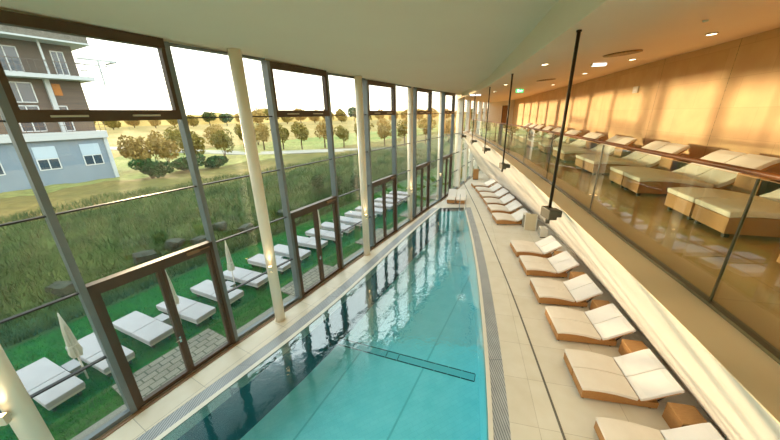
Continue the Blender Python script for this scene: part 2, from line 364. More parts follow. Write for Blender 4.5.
o4 = .25; A2 = [(p[0]+o4, p[1], p[2]) for p in A]; B2 = [(p[0]+o4, p[1], p[2]) for p in B]; mb.strip(A2, B2); mb.strip(B, B2); mb.strip(A, A2)
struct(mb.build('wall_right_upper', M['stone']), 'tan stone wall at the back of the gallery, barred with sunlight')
mb = MB()
for (y0, y1) in [(b_, b_+.012) for b_ in (1.0, 4.9, 6.95, 9.4, 13.2, 17)]:
    mb.add([(backw(y0)-.004, y0, GZ), (backw(y1)-.004, y1, GZ), (backw(y1)-.004, y1, BACK_Z), (backw(y0)-.004, y0, BACK_Z)], [(0, 1, 2, 3)])
struct(mb.build('trim_9', M['vent']), 'thin vertical joints in the tan gallery wall')
# pool ceiling, drop beam, gallery ceiling
bandc = lambda y: arris(y)-(.34+.012*max(y-4, 0))
mb = MB(); up = lambda f, o=0: line(f, ceil_z, YNEAR, 36, 80, o)
A = up(fac, -.4); B = up(lambda y: max(bandc(y), fac(y)-.35)); mb.strip(A, B)
mb.strip([(p[0], p[1], p[2]+.3) for p in A], [(p[0], p[1], p[2]+.3) for p in B]); mb.strip(A, [(p[0], p[1], p[2]+.3) for p in A])
struct(mb.build('ceiling', M['ceiling']), 'smooth warm grey ceiling over the pool hall')
mb = MB(); A = line(bandc, ceil_z, YNEAR, 25.7, 80); B = line(lambda y: bandc(y)+.03, EDGE_Z, YNEAR, 25.7, 80); mb.strip(A, B)
B2 = line(lambda y: bandc(y)+.3, EDGE_Z+.5, YNEAR, 25.7, 80)
struct(mb.build('trim_10', M['ceiling']), 'curved drop edge between pool ceiling and gallery ceiling')
mb = MB(); A = line(lambda y: max(bandc(y)+.03, fac(y)-.1), EDGE_Z, YNEAR, 36.2, 80); B = line(lambda y: backw(y)+.2, BACK_Z, YNEAR, 36.2, 80); mb.strip(A, B)
mb.strip([(p[0], p[1], 7.9) for p in A], [(p[0], p[1], 7.9) for p in B]); mb.strip([(p[0], p[1], 7.9) for p in B], B)
struct(mb.build('ceiling', M['ceiling']), 'ceiling over the sunlit upper gallery')
# rear wall behind the camera and end wall of the gallery
rx0, rx1 = fac(YNEAR)-.3, backw(YNEAR)+.3
mb = MB(); mb.box((rx0, YNEAR-.25, -.3), (rx1, YNEAR, .3)); mb.box((rx0, YNEAR-.25, 7.1), (rx1, YNEAR, 7.95)); mb.box((0.2, YNEAR-.25, .3), (rx1, YNEAR, 7.1)); mb.box((rx0, YNEAR-.25, .3), (rx0+.5, YNEAR, 7.1)); struct(mb.build('wall_rear', M['plaster']), 'white end wall behind the viewpoint')
r = bpy.data.objects.new('window_20', None); C.objects.link(r); struct(r)  # unseen glazing, added in the rear wall as fill light for the hall
m_ = MB(); nn = 5; ww = (.2-rx0-.5)/nn
for q in range(nn+1): m_.box((rx0+.5+q*ww-.04, YNEAR-.2, .3), (rx0+.5+q*ww+.04, YNEAR-.05, 7.1))
m_.build('window_frame', M['alu'], r)
for q in range(nn): MB().box((rx0+.54+q*ww, YNEAR-.13, .3), (rx0+.46+(q+1)*ww, YNEAR-.11, 7.1)).build('pane', M['glass'], r)
xa, xb = fac(36), backw(36); dx0, dx1 = 13.05, 13.75
mb = MB(); mb.box((xa-.1, 36, GZ), (dx0, 36.2, 7.6)); mb.box((dx1, 36, GZ), (xb+.2, 36.2, 7.6)); mb.box((dx0, 36, 6.75), (dx1, 36.2, 7.6)); mb.box((xa-2, 36, -.3), (xb+.2, 36.2, GZ-.3))
struct(mb.build('wall_far', M['plaster']), 'white end wall of the gallery around a brown doorway')
t = struct(bpy.data.objects.new('door_1', None), 'brown door in the far white wall of the gallery'); C.objects.link(t)
MB().box((dx0, 36.08, GZ), (dx1, 36.14, 6.75)).build('door_leaf', M['doorw'], t)
m_ = MB(); m_.box((dx0, 35.99, GZ), (dx0+.06, 36.08, 6.75)); m_.box((dx1-.06, 35.99, GZ), (dx1, 36.08, 6.75)); m_.box((dx0, 35.99, 6.69), (dx1, 36.08, 6.75)); m_.build('door_frame', M['brown'], t)

# ------------------------------------------------------------------ the glass front
LV = [.10, 1.55, 3.03, 4.52, 6.03]
def bayT(k):
    a, b = MP(k), MP(k+1); d = b-a
    return Matrix.Translation(a) @ Matrix.Rotation(math.atan2(d.y, d.x), 4, 'Z'), d.length   # local x along front, local +y outdoors
door_n = 2; win_n = 1
KL = 12
for k in range(FAC0, FAC0+len(FAC)-1):
    T, w = bayT(k); zt = ceil_z(T.translation.y)+.0; zt2 = ceil_z(FAC[k-FAC0+1][1]); ztop = min(zt, zt2)-.002
    # mullion
    solid = k >= 10
    m_ = MB(); hw = .05
    if solid: m_.box((-.12, -.16, -.1), (.24, .14, ztop), T); mm = M['plaster']
    else: m_.box((-hw, -.10, -.1), (hw, .12, ztop), T); mm = M['alu']
    struct(m_.build('trim_%d' % (20+k-FAC0), mm))
    a0 = .24 if solid else hw
    a1 = w-(.12 if k+1 >= 10 else hw)
    # sill
    isdoor = (k % 2 == 0) and not solid
    if isdoor:
        r = bpy.data.objects.new('door_%d' % door_n, None); C.objects.link(r); struct(r); door_n += 1
        m_ = MB()     # outer bronze frame with heavy door head, transom and jambs
        m_.box((a0, -.11, 0), (a0+.075, .06, LV[2]+.08), T); m_.box((a1-.075, -.11, 0), (a1, .06, LV[2]+.08), T)
        m_.box((a0, -.11, LV[2]-.06), (a1, .06, LV[2]+.10), T)
        m_.build('door_frame', M['brown'], r)
        m_ = MB(); m_.box((a0, -.09, LV[4]-.02), (a0+.08, .05, ztop), T); m_.box((a1-.08, -.09, LV[4]-.02), (a1, .05, ztop), T)
        m_.box((a0, -.1, LV[4]-.03), (a1, .05, LV[4]+.16), T); m_.box((a0, -.1, ztop-.17), (a1, .05, ztop), T)
        tf = m_.build('transom_frame', M['brown'], r)
        for hx in (.17*w, .62*w):
            q = MB(); q.tube([T @ Vector((hx, -.14, LV[4]+.06)), T @ Vector((hx+.46, -.14, LV[4]+.06))], .017, 8)
            for e_ in (.06, .40): q.box((hx+e_-.012, -.14, LV[4]+.05), (hx+e_+.012, -.1, LV[4]+.07), T)
            q.build('handle', M['handle'], tf)
        MB().box((a0+.08, 0, LV[4]+.16), (a1-.08, .022, ztop-.17), T).build('pane', M['glass'], r)
        MB().box((a0, -.03, LV[3]-.014), (a1, .05, LV[3]+.014), T).build('glazing_bar', M['line'], r)
        MB().box((a0, 0, LV[3]+.014), (a1, .022, LV[4]-.03), T).build('pane', M['glass'], r)
        MB().box((a0, 0, LV[2]+.10), (a1, .022, LV[3]-.014), T).build('pane', M['glass'], r)
        mid = (a0+a1)/2; j0, j1 = a0+.075, a1-.075; h1 = LV[2]-.06
        for x0, x1, hs in ((j0, mid, 1), (mid, j1, 0)):
            f_ = MB(); fwid = .075
            f_.box((x0+.004, -.08, .02), (x0+fwid, .03, h1-.004), T); f_.box((x1-fwid, -.08, .02), (x1-.004, .03, h1-.004), T)
            f_.box((x0+fwid, -.08, h1-fwid), (x1-fwid, .03, h1-.004), T); f_.box((x0+fwid, -.08, .02), (x1-fwid, .03, .12), T)
            lf = f_.build('door_leaf', M['brown'], r)
            MB().box((x0+fwid, -.03, .12), (x1-fwid, -.01, h1-fwid), T).build('pane', M['glass'], lf)
            if hs:
                q = MB(); q.tube([T @ Vector((mid-.04, -.08, 1.08)), T @ Vector((mid-.04, -.13, 1.08)), T @ Vector((mid-.16, -.13, 1.08))], .011, 8)
                q.box((mid-.06, -.088, .98), (mid-.02, -.08, 1.14), T); q.build('handle', M['steel'], lf)
        q = MB(); q.box((a1-.62, -.16, LV[2]-.02), (a1-.34, -.11, LV[2]+.05), T); q.box((a1-.34, -.15, LV[2]+.0), (a1-.1, -.12, LV[2]+.02), T); q.build('door_closer', M['sill'], r)
    else:
        r = bpy.data.objects.new('window_%d' % win_n, None); C.objects.link(r); struct(r); win_n += 1
        m_ = MB()
        lv = [LV[0]]+[z for z in LV[1:]]
        for z in LV[1:]: m_.box((a0, -.03, z-.014), (a1, .05, z+.014), T)
        m_.build('glazing_bar', M['line'], r)
        m_ = MB(); m_.box((a0, -.06, 0), (a1, .06, LV[0]), T); m_.box((a0, -.06, ztop-.05), (a1, .06, ztop), T); m_.build('window_frame', M['alu'], r)
        zz = LV+[ztop-.05+.014]
        for i in range(5):
            lo = zz[i]+(0 if i == 0 else .014); MB().box((a0, 0, lo), (a1, .022, zz[i+1]-.014), T).build('pane', M['glass'], r)
        if solid:
            MB().box((a0, -.1, GZ-.45), (a1, .1, GZ+.05), T).build('spandrel', M['plaster'], r)
    # brown sill strip and the grey floor channel inside
    m_ = MB(); m_.box((-.0, -.2, 0), (w, -.10 if not solid else -.16, .018), T); struct(m_.build('baseboard_%d' % (k-FAC0+1), M['sill']))
# one more pier at the far end
# lawn-side kerb so no light slips beneath
# ------------------------------------------------------------------ columns with their up-down lamps
cols = [(-7.35, .35), (-5.8, 3.4), (-3.52, 7.82), (-1.09, 12.35), (1.21, 16.9), (3.62, 21.3), (5.75, 25.6)]
names = ['near the viewpoint', 'cream column at the lower left, with a lit spot fixture', 'tall cream column standing second from the left', 'third cream column from the left, beside the pool edge', 'fourth cream column from the left, beside the pool', 'fifth cream column, level with the pool end', 'farthest cream column, near the end of the hall']
for i, (x, y) in enumerate(cols):
    if i == 0: continue
    r = thing('column', 'round '+names[i], 'column', (x, y, 0), 0, 'round cream columns by the glass front')
    h = ceil_z(y)-.002
    MB().tube([(0, 0, 0), (0, 0, .03)], .175, 24).build('base_ring', M['handle'], r, smooth=False)
    MB().tube([(0, 0, .03), (0, 0, h)], .145, 28).build('shaft', M['col'], r, smooth=True)
    a = math.radians(-75); R2 = Matrix.Rotation(a, 4, 'Z'); zl = 1.9
    l = thing('wall_lamp', 'small up-and-down lamp on the %s cream column from the left' % ['', 'first', 'second', 'third', 'fourth', 'fifth', 'sixth'][i], 'lamp', (x, y, zl), a, 'lamps on the columns')
    q = MB(); q.box((.185, -.05, -.08), (.275, .05, .08)); q.build('housing', M['lampb'], l, bevel=.008)
    q = MB(); q.box((.142, -.03, -.03), (.187, .03, .03)); q.build('mount', M['lampb'], l)
    MB().box((.195, -.04, .08), (.265, .04, .084)).build('lens', M['warm'], l); MB().box((.195, -.04, -.084), (.265, .04, -.08)).build('lens', M['warm'], l)
    if i < 5:
        for s_ in (1, -1):
            ld = bpy.data.lights.new('lamp_beam', 'SPOT'); ld.energy = 7; ld.color = (1, .74, .42); ld.spot_size = math.radians(80); ld.spot_blend = .8; ld.shadow_soft_size = .03
            lo = bpy.data.objects.new('lamp_beam', ld); C.objects.link(lo); lo.parent = l; lo.location = (.23, 0, .09*s_)
            if s_ > 0: lo.rotation_euler = (math.pi, 0, 0)

# ------------------------------------------------------------------ balustrade: glass panels, handrail
def arclen(fn, y0, y1, step):
    out = [y0]; y = y0; acc = 0; px = fn(y0)
    while y < y1:
        y += .02; x = fn(y); acc += math.hypot(x-px, .02); px = x
        if acc >= step: out.append(y); acc = 0
    return out
seams = arclen(railc, -5.2, 24.9, 2.42)
sh = 2.03-min(seams, key=lambda v: abs(v-2.03)); seams = [s_+sh for s_ in seams]
r = thing('balustrade', 'curved frameless glass balustrade with slim wooden handrail along the gallery', 'railing', (0, 0, GZ))
r.location = (0, 0, 0)
for a, b in zip(seams, seams[1:]):
    P = line(railc, GZ+.02, a+.012, b-.012, 6); Q = [(p[0]+.018, p[1], p[2]) for p in P]
    m_ = MB(); m_.sweep([(p[0], p[1], GZ+1.03) for p in P], [(p[0], p[1], GZ+1.03) for p in Q], 1.01); m_.build('glass_panel', M['rail_glass'], r)
    m_ = MB(); m_.tube([(railc(b)+.009, b, GZ+.02), (railc(b)+.009, b, GZ+1.03)], .011, 6); m_.build('panel_joint', M['edge'], r)
P = line(lambda y: railc(y)+.009, GZ+1.065, seams[0], seams[-1], 90)
m_ = MB(); m_.tube(P, .022, 12); m_.build('handrail', M['rail'], r, smooth=True)
m_ = MB(); m_.sweep(line(railc, GZ+.03, seams[0], seams[-1], 90, -.025), line(railc, GZ+.03, seams[0], seams[-1], 90, .045), .028); m_.build('base_channel', M['edge'], r)
# hanger rods
rods = [(0.05, 'nearest'), (4.76, 'thick front'), (9.55, 'second'), (14.2, 'third'), (18.7, 'fourth'), (23.2, 'farthest')]
wd = {4.76: 'nearest thin dark rod hanging from the ceiling to the gallery edge', 9.55: 'second nearest dark hanger rod at the gallery edge', 14.2: 'third dark hanger rod at the gallery edge', 18.7: 'fourth dark hanger rod at the gallery edge', 23.2: 'farthest dark hanger rod at the gallery edge'}
for y, nm in rods[1:]:
    x = arris(y)-(.11+.008*y)
    r = thing('hanger_rod', wd[y], 'rod', (x, y, GZ), 0, 'hanger rods of the gallery')
    MB().tube([(0, 0, -.02), (0, 0, EDGE_Z-GZ-.0)], .024, 12).build('rod', M['rod'], r, smooth=True)
    MB().tube([(0, 0, EDGE_Z-GZ-.02), (0, 0, EDGE_Z-GZ)], .034, 16).build('ceiling_collar', M['rod'], r)
    q = MB(); q.box((-.07, -.14, -.20), (.07, .14, -.03)); q.box((.06, -.1, -.17), (arris(y)-x+.02, .1, -.06)); q.build('bracket', M['bracket'], r, bevel=.006)
    q = MB(); q.tube([(0, 0, -.30), (0, 0, -.20)], .035, 10)
    q.build('nut', M['bracket'], r)

# ------------------------------------------------------------------ indoor sunbeds
def sheet(prof, th, w0, w1):      # prof: (x, z) upper line; slab of thickness th between y=w0 and w1
    m_ = MB(); n = len(prof); vs = []
    for y in (w0, w1):
        vs += [(x, y, z) for x, z in prof]
        for i, (x, z) in enumerate(prof):
            a = prof[max(i-1, 0)]; b = prof[min(i+1, n-1)]; d = Vector((b[0]-a[0], b[1]-a[1])).normalized()
            vs.append((x+d.y*th, y, z-d.x*th))
    fs = []
    for i in range(n-1):
        fs += [(i, i+1, 2*n+i+1, 2*n+i), (n+i, 3*n+i, 3*n+i+1, n+i+1), (i, n+i, n+i+1, i+1), (2*n+i, 2*n+i+1, 3*n+i+1, 3*n+i)]
    fs += [(0, 2*n, 3*n, n), (n-1, 2*n-1, 4*n-1, 3*n-1)]
    return m_.add(vs, fs)
def sunbed(wdt, Lg, group, label, loc, rz, legz=.05, up=1.0):
    r = thing('sunbed', label, 'sunbed', loc, rz, group)
    h = wdt/2-.008; k = Lg/2.0
    seat = [(0.0, .335), (.15, .352), (.35, .358), (.55, .352), (.75, .335), (.95, .305), (1.12, .275), (1.2*k, .262)]
    seat = [(x*k if i < 7 else x, z) for i, (x, z) in enumerate(seat)]
    back = [(1.215*k, .262), (1.35*k, .315), (1.5*k, .40), (1.68*k, .505), (1.85*k, .60), (1.98*k, .65)]
    back = [(x, .262+(z-.262)*up) for x, z in back]
    sheet(seat, .075, -h, h).build('mattress', M['mattress'], r, bevel=.022)
    sheet(back, .075, -h, h).build('back_cushion', M['cushion'], r, bevel=.022)
    # wicker body: side profile following the mattress
    T_ = [(x, z-.078) for x, z in seat]; poly = [(.02, legz)]+[(.02, T_[0][1])]+T_[1:]+[(1.33*k, .20), (1.62*k, .20), (1.62*k, legz)]
    m_ = MB(); n = len(poly); ih = h-.012
    m_.add([(x, -ih, z) for x, z in poly]+[(x, ih, z) for x, z in poly], [tuple(range(n)), tuple(range(n, 2*n))[::-1]]+[(i, n+i, n+(i+1) % n, (i+1) % n) for i in range(n)])
    m_.build('wicker_base', M['wood'], r)
    bf = [(1.24*k, .19), (1.4*k, .262), (1.6*k, .375), (1.8*k, .49), (1.95*k, .57)]
    bf = [(x, .19+(z-.19)*up) for x, z in bf]
    sheet(bf, .035, -ih, ih).build('back_frame', M['woodtop'], r)
    for yy in (-ih+.05, ih-.08): MB().tube([(1.6*k, yy+.015, .16), (1.86*k, yy+.015, .19+.295*up)], .014, 8).build('back_support', M['dark'], r)
    for x in (.08, 1.5*k):
        for yy in (-ih+.06, ih-.06): MB().box((x-.025, yy-.025, 0), (x+.025, yy+.025, legz+.004)).build('foot', M['dark'], r)
    return r
def side_table(label, group, loc, rz, w=.46, h=.40):
    r = thing('side_table', label, 'table', loc, rz, group)
    MB().box((-w/2, -w/2, h-.03), (w/2, w/2, h)).build('table_top', M['woodtop'], r, bevel=.004)
    m_ = MB(); m_.box((-w/2, -w/2+.01, 0), (-w/2+.03, w/2, h-.031)); m_.box((w/2-.03, -w/2+.01, 0), (w/2, w/2, h-.031)); m_.box((-w/2+.03, w/2-.03, 0), (w/2-.03, w/2, h-.031)); m_.build('side_panel', M['wood'], r)
    m_ = MB(); m_.box((-w/2+.03, -w/2+.03, .03), (w/2-.03, w/2-.03, .06)); m_.build('bottom_shelf', M['woodtop'], r)
    return r
def normal_angle(fn, y):        # direction across the deck, square to the wall
    return -math.atan((fn(y+.5)-fn(y-.5)))
deckp = [(3.83, 3.62), (4.22, 5.40), (4.63, 7.17), (4.93, 8.86), (5.30, 10.66), (5.55, 12.25), (6.08, 16.35), (6.36, 18.1), (6.6, 19.75), (6.8, 21.4), (6.97, 23.1), (7.1, 24.9)]
ordn = ['nearest', 'second nearest', 'third nearest', 'fourth nearest', 'fifth nearest', 'sixth nearest']
first = None; first_t = None
for i, (x, y) in enumerate(deckp):
    an = normal_angle(base, y)*.85; u = Vector((math.cos(an), math.sin(an))); v = Vector((-u.y, u.x))
    if i < 6: ord_, grp_ = ordn[i], 'near row'
    else: ord_, grp_ = ['first', 'second', 'third', 'fourth', 'fifth', 'farthest'][i-6], 'far row'
    for s_, side in ((.297, 'far'), (-.297, 'near')):
        p = Vector((x, y))+v*s_
        if i < 6: lb = 'cream poolside sunbed, %s-side one of the %s pair before the dark hanger bracket' % (side, ord_)
        else: lb = 'cream poolside sunbed, %s-side one of the %s pair in the row beyond the upright boards' % (side, ord_)
        if first is None: first = sunbed(.59, 1.82, 'sunbeds along the sloping wall on the pool deck', lb, (p.x, p.y, 0), an)
        else: dup(first, (p.x, p.y, 0), an, lb)
    if i == 11: continue
    # side table towards the next pair
    x2, y2 = deckp[i+1]
    if i == 5: p = Vector((x, y))+u*1.62+v*.86; lb = 'wicker cube table on the far side of the last pair before the upright boards'
    else:
        p = (Vector((x, y))+Vector((x2, y2)))/2+u*1.74
        lb = ('wicker cube table behind the %s sunbed pair on the deck' if i < 6 else 'wicker cube table after the %s pair of the far deck row') % ord_
    if i == 5: continue
    if first_t is None: first_t = side_table(lb, 'wicker cube tables on the pool deck', (p.x, p.y, 0), an)
    else: dup(first_t, (p.x, p.y, 0), an, lb)
# boards and bin between the two rows
q = thing('towel_bin', 'small grey upright bin beside the first sunbed of the far row', 'bin', (7.55, 15.5, 0), math.radians(-20))
MB().box((-.17, -.2, .03), (.17, .2, .70)).build('body', M['grey'], q, bevel=.012); MB().box((-.18, -.21, .70), (.18, .21, .73)).build('lid', M['coping'], q, bevel=.008)
MB().box((-.15, -.18, 0), (.15, .18, .03)).build('plinth', M['dark'], q)
q = thing('leaning_board', 'tall beige board standing upright beneath the dark hanger bracket', 'board', (7.5, 14.85, 0), math.radians(-22))
m_ = MB(); m_.prism([(-.26, -.03), (.26, -.03), (.26, .03), (-.26, .03)], 0, .92); m_.build('panel', M['screen'], q, bevel=.008)
MB().box((-.3, -.045, .0), (-.26, .045, .94)).build('side_edge', M['coping'], q)
MB().box((.26, -.045, .0), (.3, .045, .94)).build('side_edge', M['coping'], q)
q = thing('towel_trolley', 'low white and grey box next to the beige upright board', 'box', (7.75, 13.95, 0), math.radians(-15))
MB().box((-.17, -.2, .04), (.17, .2, .5)).build('body', M['coping'], q, bevel=.01); MB().box((-.19, -.16, .1), (-.17, .16, .45)).build('front_panel', M['grey'], q)
MB().box((-.15, -.18, 0), (.15, .18, .04)).build('plinth', M['dark'], q)
# two sunbeds at the pool's far end, wooden cabinet behind
for s_, lb in ((-.33, 'cream sunbed beyond the pool end, left one of the two lying side by side'), (.33, 'cream sunbed beyond the pool end, right one of the two lying side by side')):
    an = math.radians(74); u = Vector((math.cos(an), math.sin(an))); v = Vector((-u.y, u.x)); p = Vector((4.62, 20.05))-v*s_
    dup(first, (p.x, p.y, 0), an, lb, 'pair of sunbeds beyond the pool end')
q = thing('wooden_cabinet', 'small upright wooden cabinet at the far end of the deck', 'cabinet', (8.3, 28.2, 0), math.radians(-15))
MB().box((-.25, -.25, .04), (.25, .25, .95)).build('body', M['wood'], q, bevel=.008); MB().box((-.27, -.27, .95), (.27, .27, .98)).build('top', M['woodtop'], q)
MB().box((-.2, -.265, .1), (.2, -.25, .9)).build('door', M['woodtop'], q); MB().box((-.22, -.22, 0), (.22, .22, .04)).build('plinth', M['dark'], q)
# steel grab rail at the pool end
q = thing('pool_handrail', 'slim steel handrail rising from the far right corner of the pool', 'railing', (4.85, 18.9, 0), math.radians(75), None)
for yy, nn in ((-.2, 0), (.2, 1)):
    MB().tube([(-.25, yy, -.6), (-.25, yy, .35), (-.2, yy, .75), (0, yy, .88), (.35, yy, .88), (.5, yy, .8), (.55, yy, .6), (.55, yy, .005)], .02, 8).build('rail_loop', M['steel'], q, smooth=True)

# ------------------------------------------------------------------ gallery sunbeds
galp = [(3.6, 2.0), (4.2, 3.93), (4.68, 5.88), (5.13, 7.86), (5.55, 9.88), (5.95, 11.85), (6.38, 13.85), (6.85, 15.85), (7.35, 17.85), (7.85, 19.85), (8.4, 21.85), (8.95, 23.85)]
gn = ['nearest', 'second nearest', 'third nearest', 'fourth nearest', 'fifth nearest', 'sixth nearest', 'seventh nearest', 'eighth nearest', 'ninth nearest', 'tenth nearest', 'second farthest', 'farthest']
gfirst = None; gt = None
for i, (x, y) in enumerate(galp):
    an = normal_angle(backw, y); u = Vector((math.cos(an), math.sin(an))); v = Vector((-u.y, u.x))
    for s_, side in ((.33, 'far'), (-.33, 'near')):
        p = Vector((x, y))+v*s_; lb = 'sunlit wicker sunbed on the upper gallery, %s-side one of the %s pair' % (side, gn[i])
        if gfirst is None: gfirst = sunbed(.65, 1.86, 'sunbeds on the upper gallery', lb, (p.x, p.y, GZ), an, .06, 1.2)
        else: dup(gfirst, (p.x, p.y, GZ), an, lb)
    if i == len(galp)-1: break
    x2, y2 = galp[i+1]; p = (Vector((x, y))+Vector((x2, y2)))/2+u*1.45
    lb = 'wicker gallery table beyond the %s pair of sunlit sunbeds' % gn[i]
    if gt is None: gt = side_table(lb, 'wicker cube tables on the gallery', (p.x, p.y, GZ), an, .44, .5)
    else: dup(gt, (p.x, p.y, GZ), an, lb)

# ------------------------------------------------------------------ gallery ceiling fittings
def gz(x, y):
    a, b = bandc(y)+.03, backw(y)+.2; return EDGE_Z+(BACK_Z-EDGE_Z)*min(max((x-a)/(b-a), 0), 1)
def disc(name, label, cat, x, y, r_, ml, group=None, mrim='coping', hole=False):
    z = gz(x, y); tl = math.atan2(BACK_Z-EDGE_Z, backw(y)-bandc(y))
    q = thing(name, label, cat, (x, y, z-.012), 0, group); q.rotation_euler = (0, -tl, 0)
    MB().tube([(0, 0, -.012), (0, 0, .006)], r_, 24).build('trim_ring', M[mrim], q)
    MB().tube([(0, 0, -.016), (0, 0, -.0125)], r_*.78, 24).build('lens' if ml != 'vent' else 'grille', M[ml], q)
    return q
for x, y, lb in ((5.8, 6.05, 'nearest'), (6.45, 8.7, 'second nearest'), (3.85, 8.05, 'pool-side'), (6.95, 11.5, 'third nearest'), (4.9, 13.4, 'small distant'), (6.0, 18.0, 'far'), (8.2, 16.0, 'far wall-side')):
    disc('downlight', 'round recessed downlight in the gallery ceiling, %s one' % lb, 'downlight', x, y, .085, 'downl', 'downlights in the gallery ceiling')
disc('air_vent', 'large round perforated vent in the gallery ceiling', 'vent', 5.3, 7.5, .36, 'vent', mrim='vent')
disc('air_vent', 'distant round perforated vent in the gallery ceiling', 'vent', 6.3, 12.9, .34, 'vent', mrim='vent')
disc('smoke_detector', 'tiny round smoke detector on the near gallery ceiling', 'detector', 4.6, 4.95, .035, 'coping')
z = gz(5.88, 9.32)
q = thing('emergency_light', 'bright rectangular white lamp on the gallery ceiling', 'lamp', (5.75, 8.95, gz(5.75, 8.95)), math.radians(-14))
MB().box((-.18, -.06, -.07), (.18, .06, -.008)).build('housing', M['coping'], q, bevel=.008); MB().box((-.16, -.05, -.076), (.16, .05, -.07)).build('lens', M['coolw'], q)
MB().box((-.16, -.064, -.06), (.16, -.06, -.018)).build('front_lens', M['coolw'], q)
q = thing('exit_sign', 'green illuminated exit sign hanging from the gallery ceiling', 'sign', (6.9, 16.8, gz(6.9, 16.8)), math.radians(8))
MB().box((-.2, -.03, -.22), (.2, .03, -.05)).build('sign_box', M['exitg'], q)
MB().box((-.02, -.02, -.06), (.02, .02, -.005)).build('hanger', M['coping'], q)
m_ = MB(); m_.box((-.14, -.034, -.19), (-.04, -.031, -.08)); m_.add([(.0, -.034, -.135), (.07, -.034, -.085), (.07, -.034, -.185)], [(0, 1, 2)]); m_.box((.07, -.034, -.147), (.15, -.031, -.123)); m_.build('pictogram', M['exitw'], q)
q = thing('spotlight_bar', 'small white twin spotlight bar at the far ceiling edge', 'lamp', (5.32, 19.3, EDGE_Z+.02), math.radians(10))
MB().box((-.35, -.04, -.09), (.3, .04, -.03)).build('bar', M['coolw'], q)
# small white panel on the stone wall
yy = 10.6
q = thing('wall_panel', 'small white panel mounted on the tan stone wall', 'panel', (backw(yy)-.015, yy, 6.62), -math.atan(backw(yy+.5)-backw(yy-.5)))
MB().box((-.02, -.16, -.1), (.012, .16, .1)).build('plate', M['coping'], q, bevel=.006); MB().box((-.024, -.1, -.04), (-.02, .1, .04)).build('face', M['cushion'], q)

# ------------------------------------------------------------------ outdoors: terrain
ED = Vector((.5, .866, 0)).normalized()
FN = Vector((-ED.y, ED.x, 0))          # outward
O0 = MP(1)
def W_(s_, l, z=0): p = O0+FN*s_+ED*l; return Vector((p.x, p.y, z))
def sm(a, b, x): t_ = min(max((x-a)/(b-a), 0), 1); return t_*t_*(3-2*t_)
def terr(s_, l):
    z = -.06+1.0*sm(5.7, 9.2, s_+.3*math.sin(l*.7)+.2*math.sin(l*1.9))
    z += .10*sm(6, 9, s_)*math.sin(l*.9+s_*.6)+.06*sm(6, 9, s_)*math.sin(l*2.3-s_*1.7)
    z += .25*sm(9.5, 16, s_)*(.5+.5*math.sin(l*.21+1))*(1-sm(20, 34, s_))
    return z
mb = MB(); ss = list(np.arange(-.1, 5.75, .35)); ll = list(np.arange(-12, 44, .6)); 
def grid(mb, ss, ll, fn):
    vs = []; fs = []; n = len(ll)
    for s_ in ss:
        for l in ll: vs.append(tuple(W_(s_, l, fn(s_, l))))
    for i in range(len(ss)-1):
        for j in range(n-1): fs.append((i*n+j, i*n+j+1, (i+1)*n+j+1, (i+1)*n+j))
    mb.add(vs, fs)
grid(mb, ss, ll, terr); struct(mb.build('lawn', M['lawn'], smooth=True), 'mown green lawn outside the glass front')
FS = [5.4]+list(np.arange(5.7, 12, .3))+[12.5, 13, 14, 15, 16, 18, 20, 23, 26, 30, 35, 42, 50, 70, 100, 150, 230, 400, 700]; ss = FS
ll = [-500, -200, -90, -50, -30, -20]+list(np.arange(-15, 60, .8))+[65, 75, 90, 120, 180, 300, 600]
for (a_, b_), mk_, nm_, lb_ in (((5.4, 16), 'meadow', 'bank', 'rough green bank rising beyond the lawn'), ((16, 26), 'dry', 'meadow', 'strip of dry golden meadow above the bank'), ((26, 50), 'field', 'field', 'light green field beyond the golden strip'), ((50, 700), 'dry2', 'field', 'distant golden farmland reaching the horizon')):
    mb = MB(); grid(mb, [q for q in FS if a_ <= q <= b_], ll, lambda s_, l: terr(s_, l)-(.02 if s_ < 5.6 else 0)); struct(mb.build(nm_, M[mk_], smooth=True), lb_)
mb = MB(); grid(mb, [-.05, -120, -700], [44, 100, 300, 700], lambda s_, l: 0.0); 
mb = MB(); mb.strip([(-8, 37, -.1), (60, 60, -.1), (400, 300, -.1)], [(300, -100, -.1), (400, 0, -.1), (700, 200, -.1)])
mb = MB(); vs = [W_(-.1, 34, -.08), W_(-400, 34, -.08), W_(-400, 600, -.08), W_(-.1, 600, -.08)]; mb.add(vs, [(0, 1, 2, 3)]); struct(mb.build('ground', M['meadow']), 'grassland beyond the far end of the building')
mb = MB(); mb.add([(-700, -700, -.12), (500, -700, -.12), (500, YNEAR-.3, -.12), (-700, YNEAR-.3, -.12)], [(0, 1, 2, 3)]); struct(mb.build('ground', M['field']), 'grassland behind the building')
# gravel strip and paver pads
mb = MB(); mb.sweep([tuple(W_(.14, -12, -.035)), tuple(W_(.14, 36, -.035))], [tuple(W_(.42, -12, -.035)), tuple(W_(.42, 36, -.035))], .03)
struct(mb.build('gravel_strip', M['gravel']), 'strip of grey gravel along the foot of the glass front')
for k in (-2, 0, 2, 4, 6, 8):
    T, w = bayT(k); mb = MB(); mb.box((.05, .13, -.06), (w-.05, 1.25 if k < 2 else 1.1, -.01), T)
    struct(mb.build('paving', M['pavers']), 'grey block paving outside the %s glass door' % {-2: 'hidden', 0: 'nearest', 2: 'second', 4: 'third', 6: 'fourth', 8: 'fifth'}[k])
# road across the meadow
mb = MB(); P = [(-60, 62), (-35, 51), (-20, 46), (-11, 44.5), (0, 46), (15, 51), (60, 74)]
def tz(x, y): 
    d = Vector((x, y, 0))-O0; return terr(d.dot(FN), d.dot(ED))
mb.sweep([(x, y-2.0, tz(x, y)+.13) for x, y in P], [(x, y+2.0, tz(x, y)+.13) for x, y in P], .1)
struct(mb.build('road', M['asphalt']), 'pale road crossing behind the meadow')

